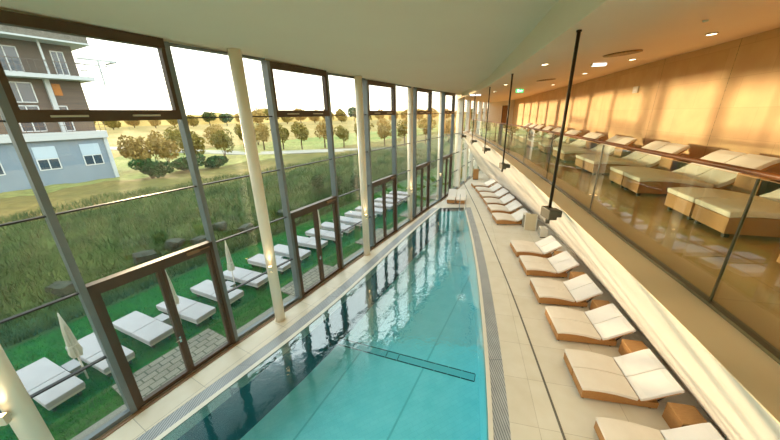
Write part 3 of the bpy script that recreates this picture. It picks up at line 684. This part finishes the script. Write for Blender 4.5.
# grass blades
def blades(name, mt, pts, h, wd_, lean, label, cat):
    n = len(pts); P = np.array(pts); ang = rng.uniform(0, 2*np.pi, n); hh = h*rng.uniform(.5, 1.3, n); ww = wd_*rng.uniform(.7, 1.3, n)
    la = rng.uniform(0, 2*np.pi, n); le = lean*hh*rng.uniform(.2, 1, n)
    V = np.zeros((n, 5, 3)); dx, dy = np.cos(ang)*ww, np.sin(ang)*ww
    V[:, 0] = P-np.stack([dx, dy, 0*dx], 1); V[:, 1] = P+np.stack([dx, dy, 0*dx], 1)
    mid = P+np.stack([np.cos(la)*le*.35, np.sin(la)*le*.35, hh*.6], 1)
    V[:, 2] = mid+np.stack([dx, dy, 0*dx], 1)*.7; V[:, 3] = mid-np.stack([dx, dy, 0*dx], 1)*.7
    V[:, 4] = P+np.stack([np.cos(la)*le, np.sin(la)*le, hh], 1)
    me = bpy.data.meshes.new(name); me.vertices.add(n*5); me.vertices.foreach_set('co', V.reshape(-1))
    F = np.arange(n)[:, None]*5; lp = np.concatenate([F+np.array([[0, 1, 2, 3]]), F+np.array([[3, 2, 4]])], 1).reshape(-1)
    me.loops.add(n*7); me.loops.foreach_set('vertex_index', lp.astype(np.int32)); me.polygons.add(n*2)
    st = (np.arange(n)[:, None]*7+np.array([[0, 4]])).reshape(-1); me.polygons.foreach_set('loop_start', st.astype(np.int32))
    me.polygons.foreach_set('loop_total', np.tile([4, 3], n).astype(np.int32)); me.materials.append(mt); me.update(calc_edges=True); me.validate()
    o = bpy.data.objects.new(name, me); C.objects.link(o); return tag(o, label, cat, None, 'stuff')
pts = []
for _ in range(52000):
    l = rng.uniform(0, 1)**1.6*34-6; s_ = rng.uniform(.5, 5.5)
    if s_ < 1.4 and (math.floor(l/2.42) % 2 == 1 or l < 0): 
        if rng.uniform() < .999 and -2.6 < l-4.84*math.floor((l+2.42)/4.84) < 0: continue
    p = W_(s_, l); pts.append((p.x, p.y, terr(s_, l)-.01))
blades('grass', M['grassb'], pts, .075, .007, .8, 'short green blades of the mown lawn', 'grass')
pts = []
for _ in range(60000):
    l = rng.uniform(0, 1)**1.4*46-8; s_ = 5.65+rng.uniform(0, 1)**1.5*13
    p = W_(s_, l); pts.append((p.x, p.y, terr(s_, l)-.02))
blades('tall_grass', M['tallgrass'], pts, .36, .012, 1.1, 'unmown tall grass covering the bank behind the lawn', 'grass')
# boulders
def boulder(r_, seed):
    rr = random.Random(seed); bm = bmesh.new(); bmesh.ops.create_cube(bm, size=1)
    bmesh.ops.subdivide_edges(bm, edges=bm.edges, cuts=3, use_grid_fill=True)
    for v in bm.verts:
        d = v.co.normalized()*.62; v.co = v.co.lerp(d, .35)+Vector((rr.uniform(-.04, .04), rr.uniform(-.04, .04), rr.uniform(-.04, .04)))
        v.co.x *= r_*1.3; v.co.y *= r_; v.co.z *= r_*.8
    me = bpy.data.meshes.new('boulder'); bm.to_mesh(me); bm.free(); me.materials.append(M['rock']); return me
bl = ['leftmost, largest', 'second from the left', 'third from the left', 'fourth from the left', 'fifth from the left', 'sixth from the left', 'seventh from the left', 'rightmost']
for i, (s_, l, sz) in enumerate(((7.4, -1.6, .5), (7.2, .9, .55), (7.5, 2.2, .55), (7.0, 3.1, .6), (7.6, 4.4, .5), (7.1, 5.5, .55), (7.4, 6.9, .45), (7.2, 8.2, .5))):
    o = bpy.data.objects.new('boulder', boulder(sz, i)); C.objects.link(o); p = W_(s_, l); o.location = (p.x, p.y, terr(s_, l)+sz*.18); o.rotation_euler = (.1*i % .3, .1, i*.9)
    tag(o, 'dark mossy boulder set in the grassy bank, %s' % bl[i], 'boulder', 'boulders in the bank')

# outdoor loungers, tables, parasols
def out_lounger(label, loc, rz):
    r = thing('garden_lounger', label, 'lounger', loc, rz, 'white loungers in a row on the lawn')
    MB().box((-.98, -.33, .235), (.14, .33, .37)).build('back_mattress', M['outmat'], r, bevel=.03)
    MB().box((.15, -.33, .235), (.98, .33, .37)).build('seat_mattress', M['outmat'], r, bevel=.03)
    MB().box((-.96, -.31, .17), (.96, .31, .235)).build('frame', M['outframe'], r, bevel=.01)
    for x in (-.8, .8):
        for y in (-.22, .22): MB().box((x-.05, y-.03, 0), (x+.05, y+.03, .172)).build('leg', M['dark'], r)
    return r
ol = None
cen = [(-8.2, 5.4), (-7.78, 6.33), (-7.38, 7.28), (-6.66, 8.15), (-6.18, 9.12), (-5.65, 10.15), (-5.1, 11.3), (-4.6, 12.3), (-4.05, 13.35), (-3.45, 14.35), (-2.95, 15.35), (-2.35, 16.35), (-1.8, 17.35), (-1.25, 18.35), (-.7, 19.35), (-.1, 20.35), (.45, 21.35), (1.0, 22.4)]
on = ['nearest', 'second nearest', 'third nearest', 'fourth nearest', 'fifth nearest', 'sixth nearest', 'seventh nearest', 'eighth nearest', 'ninth nearest', 'tenth nearest', 'eleventh nearest', 'twelfth nearest', 'thirteenth nearest', 'fourteenth nearest', 'fourth farthest', 'third farthest', 'second farthest', 'farthest']
anO = math.radians(-24)
for i, (x, y) in enumerate(cen):
    lb = 'white flat lounger on the lawn outside the glass, %s of the row' % on[i]
    if ol is None: ol = out_lounger(lb, (x, y, -.05), anO)
    else: dup(ol, (x, y, -.05), anO+random.uniform(-.03, .03), lb)
def parasol(label, loc):
    r = thing('parasol', label, 'parasol', loc, random.uniform(0, 6), 'folded parasols on the lawn')
    MB().tube([(0, 0, 0), (0, 0, 1.9)], .019, 10).build('pole', M['polew'], r)
    m_ = MB(); seg = 20; rings = [(.72, .10), (.85, .125), (1.0, .10), (1.2, .085), (1.45, .07), (1.7, .045), (1.86, .018)]; vs = []; fs = []
    for z, rr in rings:
        for t_ in range(seg): q_ = rr*.8*(1+.28*(1 if t_ % 2 else -1)*(1 if z < 1.6 else .3)); a = t_*2*math.pi/seg; vs.append((q_*math.cos(a), q_*math.sin(a), z+.02*math.sin(t_*1.7)))
    for i_ in range(len(rings)-1):
        for t_ in range(seg): fs.append((i_*seg+t_, i_*seg+(t_+1) % seg, (i_+1)*seg+(t_+1) % seg, (i_+1)*seg+t_))
    fs.append(tuple((len(rings)-1)*seg+t_ for t_ in range(seg))); m_.add(vs, fs); m_.build('folded_canopy', M['canvas'], r)
    MB().tube([(0, 0, 1.02), (0, 0, 1.06)], .095, 16).build('tie_strap', M['canvas'], r)
    MB().tube([(0, 0, 1.86), (0, 0, 1.95)], [.02, .008], 8).build('finial', M['polew'], r)
    return r
pr = None; tb = None
pspots = [(-7.62, 5.73, 'nearest'), (-6.62, 7.75, 'second nearest'), (-5.94, 9.85, 'third nearest'), (-3.55, 13.95, 'fourth nearest'), (-1.5, 17.9, 'fifth nearest')]
for x, y, nm in pspots:
    lb = 'folded cream parasol between the white lawn loungers, %s' % nm
    if pr is None: pr = parasol(lb, (x, y, -.05))
    else: dup(pr, (x, y, -.05), random.uniform(0, 6), lb)
for i in (0, 2, 4, 6, 8, 10, 12):
    x = (cen[i][0]+cen[i+1][0])/2-.15; y = (cen[i][1]+cen[i+1][1])/2+.06
    lb = 'small low white table between the %s and %s lawn loungers' % (on[i], on[i+1])
    if tb is None:
        tb = thing('garden_table', lb, 'table', (x, y, -.05), anO, 'low white tables on the lawn')
        MB().box((-.22, -.13, .21), (.22, .13, .25)).build('table_top', M['outmat'], tb, bevel=.008)
        for a in (-.17, .17): MB().box((a-.02, -.1, 0), (a+.02, .1, .21)).build('leg', M['outframe'], tb)
    else: dup(tb, (x, y, -.05), anO, lb)

# ------------------------------------------------------------------ trees
def crown_mesh(name, mt, rx, rz_, n, leaf, seed, cz):
    r_ = np.random.default_rng(seed); k = 9
    cc = r_.normal(size=(k, 3)); cc /= np.linalg.norm(cc, axis=1)[:, None]; cc *= r_.uniform(.25, .62, (k, 1)); cc[:, 2] *= .8
    pick = r_.integers(0, k, n); d = r_.normal(size=(n, 3)); d /= np.linalg.norm(d, axis=1)[:, None]
    P = cc[pick]+d*(r_.uniform(.55, 1, (n, 1))**.6)*r_.uniform(.38, .5, (k, 1))[pick]
    P *= np.array([rx, rx, rz_]); P[:, 2] += cz
    a = r_.normal(size=(n, 3)); a /= np.linalg.norm(a, axis=1)[:, None]; b = np.cross(a, r_.normal(size=(n, 3))); b /= np.linalg.norm(b, axis=1)[:, None]
    s_ = leaf*r_.uniform(.6, 1.4, (n, 1)); V = np.stack([P-a*s_, P-b*s_*.6, P+a*s_, P+b*s_*.6], 1)
    me = bpy.data.meshes.new(name); me.from_pydata(V.reshape(-1, 3).tolist(), [], (np.arange(n*4).reshape(-1, 4)).tolist()); me.materials.append(mt); return me
def tree(label, kind, leafm, h, w, loc, seed, leafs=1400, lsz=.2):
    r = thing(kind, label, 'tree' if 'tree' in kind else 'shrub', loc, 0, 'trees beyond the meadow' if 'tree' in kind else 'shrubs near the house')
    if 'tree' in kind:
        m_ = MB(); th = h*.45; m_.tube([(0, 0, -.2), (.05, 0, th*.5), (.0, .05, th), (0, 0, h*.75)], [h*.03, h*.024, h*.018, h*.006], 8)
        for a in range(5): an = a*1.26; m_.tube([(0, 0, th*.8+a*.05*h), (math.cos(an)*w*.3, math.sin(an)*w*.3, h*.62)], [h*.012, h*.005], 6)
        m_.build('trunk', M['bark'], r); cz = h*.62; ch = h*.42
        if h > 6: cz = h*.48; ch = h*.5
    else:
        m_ = MB()
        for a in range(6): an = a*1.05; m_.tube([(0, 0, -.1), (math.cos(an)*w*.25, math.sin(an)*w*.25, h*.6)], [.04, .012], 6)
        m_.build('stem', M['bark'], r); cz = h*.5; ch = h*.5
    me = crown_mesh('crown', leafm, w*.75, ch*1.1, leafs, lsz, seed, cz); o = bpy.data.objects.new('crown', me); C.objects.link(o); o.parent = r
    return r
protos = {}
def plant(kind, mk, az, dist, h, w, label, seed, leafs=1400, lsz=.2):
    a = math.radians(az); x, y = math.sin(a)*dist, math.cos(a)*dist; z = tz(x, y)
    return tree(label, kind, M[mk], h, w, (x, y, z), seed, leafs, lsz)
mb = MB(); rg = random.Random(3); n_ = 150; prev = None; vs = []; fs = []
for q in range(n_):
    az = math.radians(-75+q*120/(n_-1)); w1 = math.sin(q*.21)*2.5+math.sin(q*.57+1)*1.6+rg.uniform(-1.3, 1.3); hh = 11.5+w1-4*sm(60, 110, q)
    for dd, zz in ((370, 0), (385, hh*.6), (400, hh), (430, hh*1.05), (520, 0)): vs.append((math.sin(az)*dd, math.cos(az)*dd, zz))
for q in range(n_-1):
    for t_ in range(4): fs.append((q*5+t_, (q+1)*5+t_, (q+1)*5+t_+1, q*5+t_+1))
mb.add(vs, fs); struct(mb.build('hills', M['wood_hill'], smooth=True), 'low golden wooded ridge on the horizon')
# skyline of distant trees
mks = ['leaf_b', 'leaf_a', 'leaf_b', 'leaf_a', 'leaf_c']
far_p = []
for j in range(5):
    far_p.append(plant('tree', mks[j], 60+j, 900, 7.0, 4.6, 'x', 40+j, 1500, .34))
j = 0
for row, (dist, n_, off) in enumerate(((255, 16, 0), (300, 16, 2.3))):
    for q in range(n_):
        az = -46+off+q*4.7; a = math.radians(az); x, y = math.sin(a)*dist, math.cos(a)*dist
        sc = random.uniform(2.2, 2.7)*dist/300*(.7 if az < -24 else 1.0 if az < -20 else .85 if az < -5 else .7)
        src = far_p[j % 5]
        if j < 5: o = far_p[j]; o.location = (x, y, tz(x, y)-.3)
        else: o = dup(src, (x, y, tz(x, y)-.3), random.uniform(0, 6), 'x')
        o['label'] = 'hazy golden tree in the distant line on the horizon'; o['group'] = 'hazy trees along the horizon'; o.scale = (sc*1.0, sc*1.0, sc*random.uniform(.95, 1.1)); j += 1
# row behind the road
rp = None
for j, (x, y) in enumerate([(-25, 53), (-21, 51.5), (-17.4, 50.5), (-14, 49.5), (-10.4, 50), (-7.2, 49.4), (-3.9, 50.5), (-.6, 51.5), (2.8, 52.5), (6.6, 54.5), (11, 56)]):
    lb = 'small olive tree behind the pale road, %s in its row from the left' % ['first', 'second', 'third', 'fourth', 'fifth', 'sixth', 'seventh', 'eighth', 'ninth', 'tenth', 'last'][j]
    if j < 3: rp_ = tree(lb, 'tree', M[['leaf_a', 'leaf_b', 'leaf_a'][j]], 4.3, 2.4, (x, y, tz(x, y)), 70+j, 1500, .15); far_p.append(rp_); rr_ = [rp_] if j == 0 else rr_+[rp_]
    else: rp_ = dup(rr_[j % 3], (x, y, tz(x, y)), j*1.3, lb); s_ = random.uniform(.8, 1.15); rp_.scale = (s_, s_, s_)
    rp_['group'] = 'olive trees behind the road'
# shrubs by the house and hedge on the left
for j, (az, dist, h, w, mk, lb) in enumerate([(-34.8, 66, 4.6, 3.9, 'leaf_a', 'tall broad olive bush behind the round golden bush'), (-29.5, 66, 4.4, 3.9, 'leaf_b', 'tall golden bush behind the field, left of the cream column'), (-23, 66, 4.6, 4, 'leaf_a', 'broad olive bush behind the road, right of the tall golden bush'), (-39.8, 40.5, 4.2, 2.1, 'leaf_b', 'golden bush at the right corner of the house'), (-36.2, 43, 4.2, 2.2, 'leaf_b', 'round golden bush, second right of the house'), (-32.4, 45, 4.0, 2.3, 'leaf_a', 'olive bush, third right of the house'),
        (-38.6, 34, 2.0, 2.4, 'leaf_c', 'low dark hedge bush before the golden bushes'), (-33.6, 36, 1.9, 2.4, 'leaf_c', 'low dark green bush left of the field'), (-28.4, 47.5, 3.9, 2.4, 'leaf_a', 'tall olive bush left of the pale road'), (-29.8, 37.5, 1.6, 2.4, 'leaf_c', 'low dark green bush nearest the pale road')]):
    plant('bush', mk, az, dist, h, w, lb+' beyond the meadow', 90+j, 1900, .14)
for j, (x, y, lb) in enumerate([(-5.2, 21.5, 'left'), (-4.0, 22.6, 'middle'), (-2.7, 24.5, 'right')]):
    tree('dark green garden shrub behind the lawn loungers, %s of three' % lb, 'shrub', M['leaf_c'], 1.6, 1.0, (x, y, tz(x, y)-.05), 120+j, 1500, .07)

# ------------------------------------------------------------------ apartment house at the left
cx_, cy_ = -25.9, 28.4; eang = math.atan2(.877, .48)
HT = Matrix.Translation((cx_, cy_, 0)) @ Matrix.Rotation(eang, 4, 'Z') @ Matrix.Rotation(math.pi, 4, 'Z')   # local +x: along the face away from its right corner, +y: towards us?
hs = thing('apartment_house', 'three-storey pale blue house with balconies and white bands behind the meadow', 'house')
Lh = 22; dp = 9
def hb(m_, x0, x1, z0, z1, y0, y1): m_.box((x0, y0, z0), (x1, y1, z1), HT); return m_
sgn = 1
probe = (HT @ Vector((5, 1, 0))); away = (probe.length > (HT @ Vector((5, 0, 0))).length)
Y = (lambda a: a) if away else (lambda a: -a)          # Y(+) = into the house
def H(x0, x1, z0, z1, d0, d1, m_=None):
    m_ = m_ or MB(); a, b = sorted((Y(d0), Y(d1))); return hb(m_, x0, x1, z0, z1, a, b)
H(0, Lh, .6, 4.6, 0, dp).build('ground_floor', M['b_wall'], hs)
H(-.1, Lh, 4.6, 5.2, -.3, dp, H(-.02, .25, .8, 4.6, -.15, .1)).build('white_band', M['b_white'], hs)
H(.2, Lh, 5.2, 9.3, .9, dp).build('middle_floor', M['b_upper'], hs)
H(-.4, Lh, 9.3, 9.6, -.4, dp).build('balcony_slab', M['b_white'], hs)
H(.1, Lh, 9.6, 12.0, .9, dp).build('upper_floor', M['b_upper'], hs)
H(-.6, Lh, 12.12, 13.4, -.7, dp).build('roof_band', M['b_slab'], hs)
H(-.65, Lh, 12.0, 12.12, -.8, dp).build('eaves_band', M['b_white'], hs)
H(-.5, Lh, 13.4, 17.0, -.4, dp).build('attic_floor', M['b_slab'], hs)
def win(x0, x1, z0, z1, dpt=0, blind=False, n=2):
    f_ = MB(); fw_ = .07; H(x0, x1, z0, z0+fw_, dpt-.05, dpt, f_); H(x0, x1, z1-fw_, z1, dpt-.05, dpt, f_)
    for i_ in range(n+1): xx = x0+(x1-x0-fw_)*i_/n; H(xx, xx+fw_, z0, z1, dpt-.05, dpt, f_)
    w_ = f_.build('window', M['b_frame'], hs); H(x0+.02, x1-.02, z0+.02, z1-.02, dpt-.03, dpt-.005).build('pane', M['b_glass'], w_)
    if blind: H(x0, x1, z1, z1+.95, dpt-.06, dpt-.005).build('roller_blind', M['b_blind'], w_)
for x0 in (.7, 3.5, 6.6, 9.8, 13): win(x0, x0+1.3, 2.3, 3.2, 0, True)
for x0, x1 in ((1.6, 2.4), (3.3, 4.7), (6.2, 7.8), (9.5, 11), (13, 15)): win(x0, x1, 5.3 if x1-x0 > 1 else 5.25, 7.3, .9, n=2 if x1-x0 > 1 else 1)
for x0, x1 in ((3.2, 4.9), (7, 8.6), (11, 12.6)): win(x0, x1, 7.5, 9.0, .9)
for x0, x1 in ((.7, 1.5), (3.3, 4.7), (6.2, 8.0), (10, 12)): win(x0, x1, 9.7, 11.5, .9)
H(2.2, 2.5, 5.2, 9.3, .6, .9).build('white_post', M['b_white'], hs)
H(1.6, 2.1, 8.1, 9.0, .84, .9).build('orange_panel', M['b_orange'], hs)
for zb in (5.2, 9.6):
    m_ = MB(); H(-.1, Lh, zb+.95, zb+1.0, -.28, -.22, m_); H(-.1, Lh, zb+.5, zb+.53, -.27, -.23, m_)
    for i_ in range(60): H(-.1+i_*.37, -.07+i_*.37, zb, zb+.95, -.27, -.24, m_)
    m_.build('balcony_rail', M['b_rail'], hs)
for xx in (2.2, 5.4, 8.8): H(xx, xx+.12, 9.6, 12, -.2, -.08).build('balcony_post', M['b_white'], hs)
# steel terrace frame jutting from the right end
m_ = MB(); H(-2.6, .1, 11.0, 11.15, .2, .32, m_); H(-2.6, .1, 10.85, 10.95, 2.2, 2.3, m_); H(-1.3, -1.2, 9.0, 11.0, .2, .32, m_); H(-2.6, -2.5, 11.0, 11.12, .2, 2.3, m_); H(-1.3, 0.1, 10.1, 10.16, .2, .28, m_)
m_.build('terrace_frame', M['b_white'], hs)
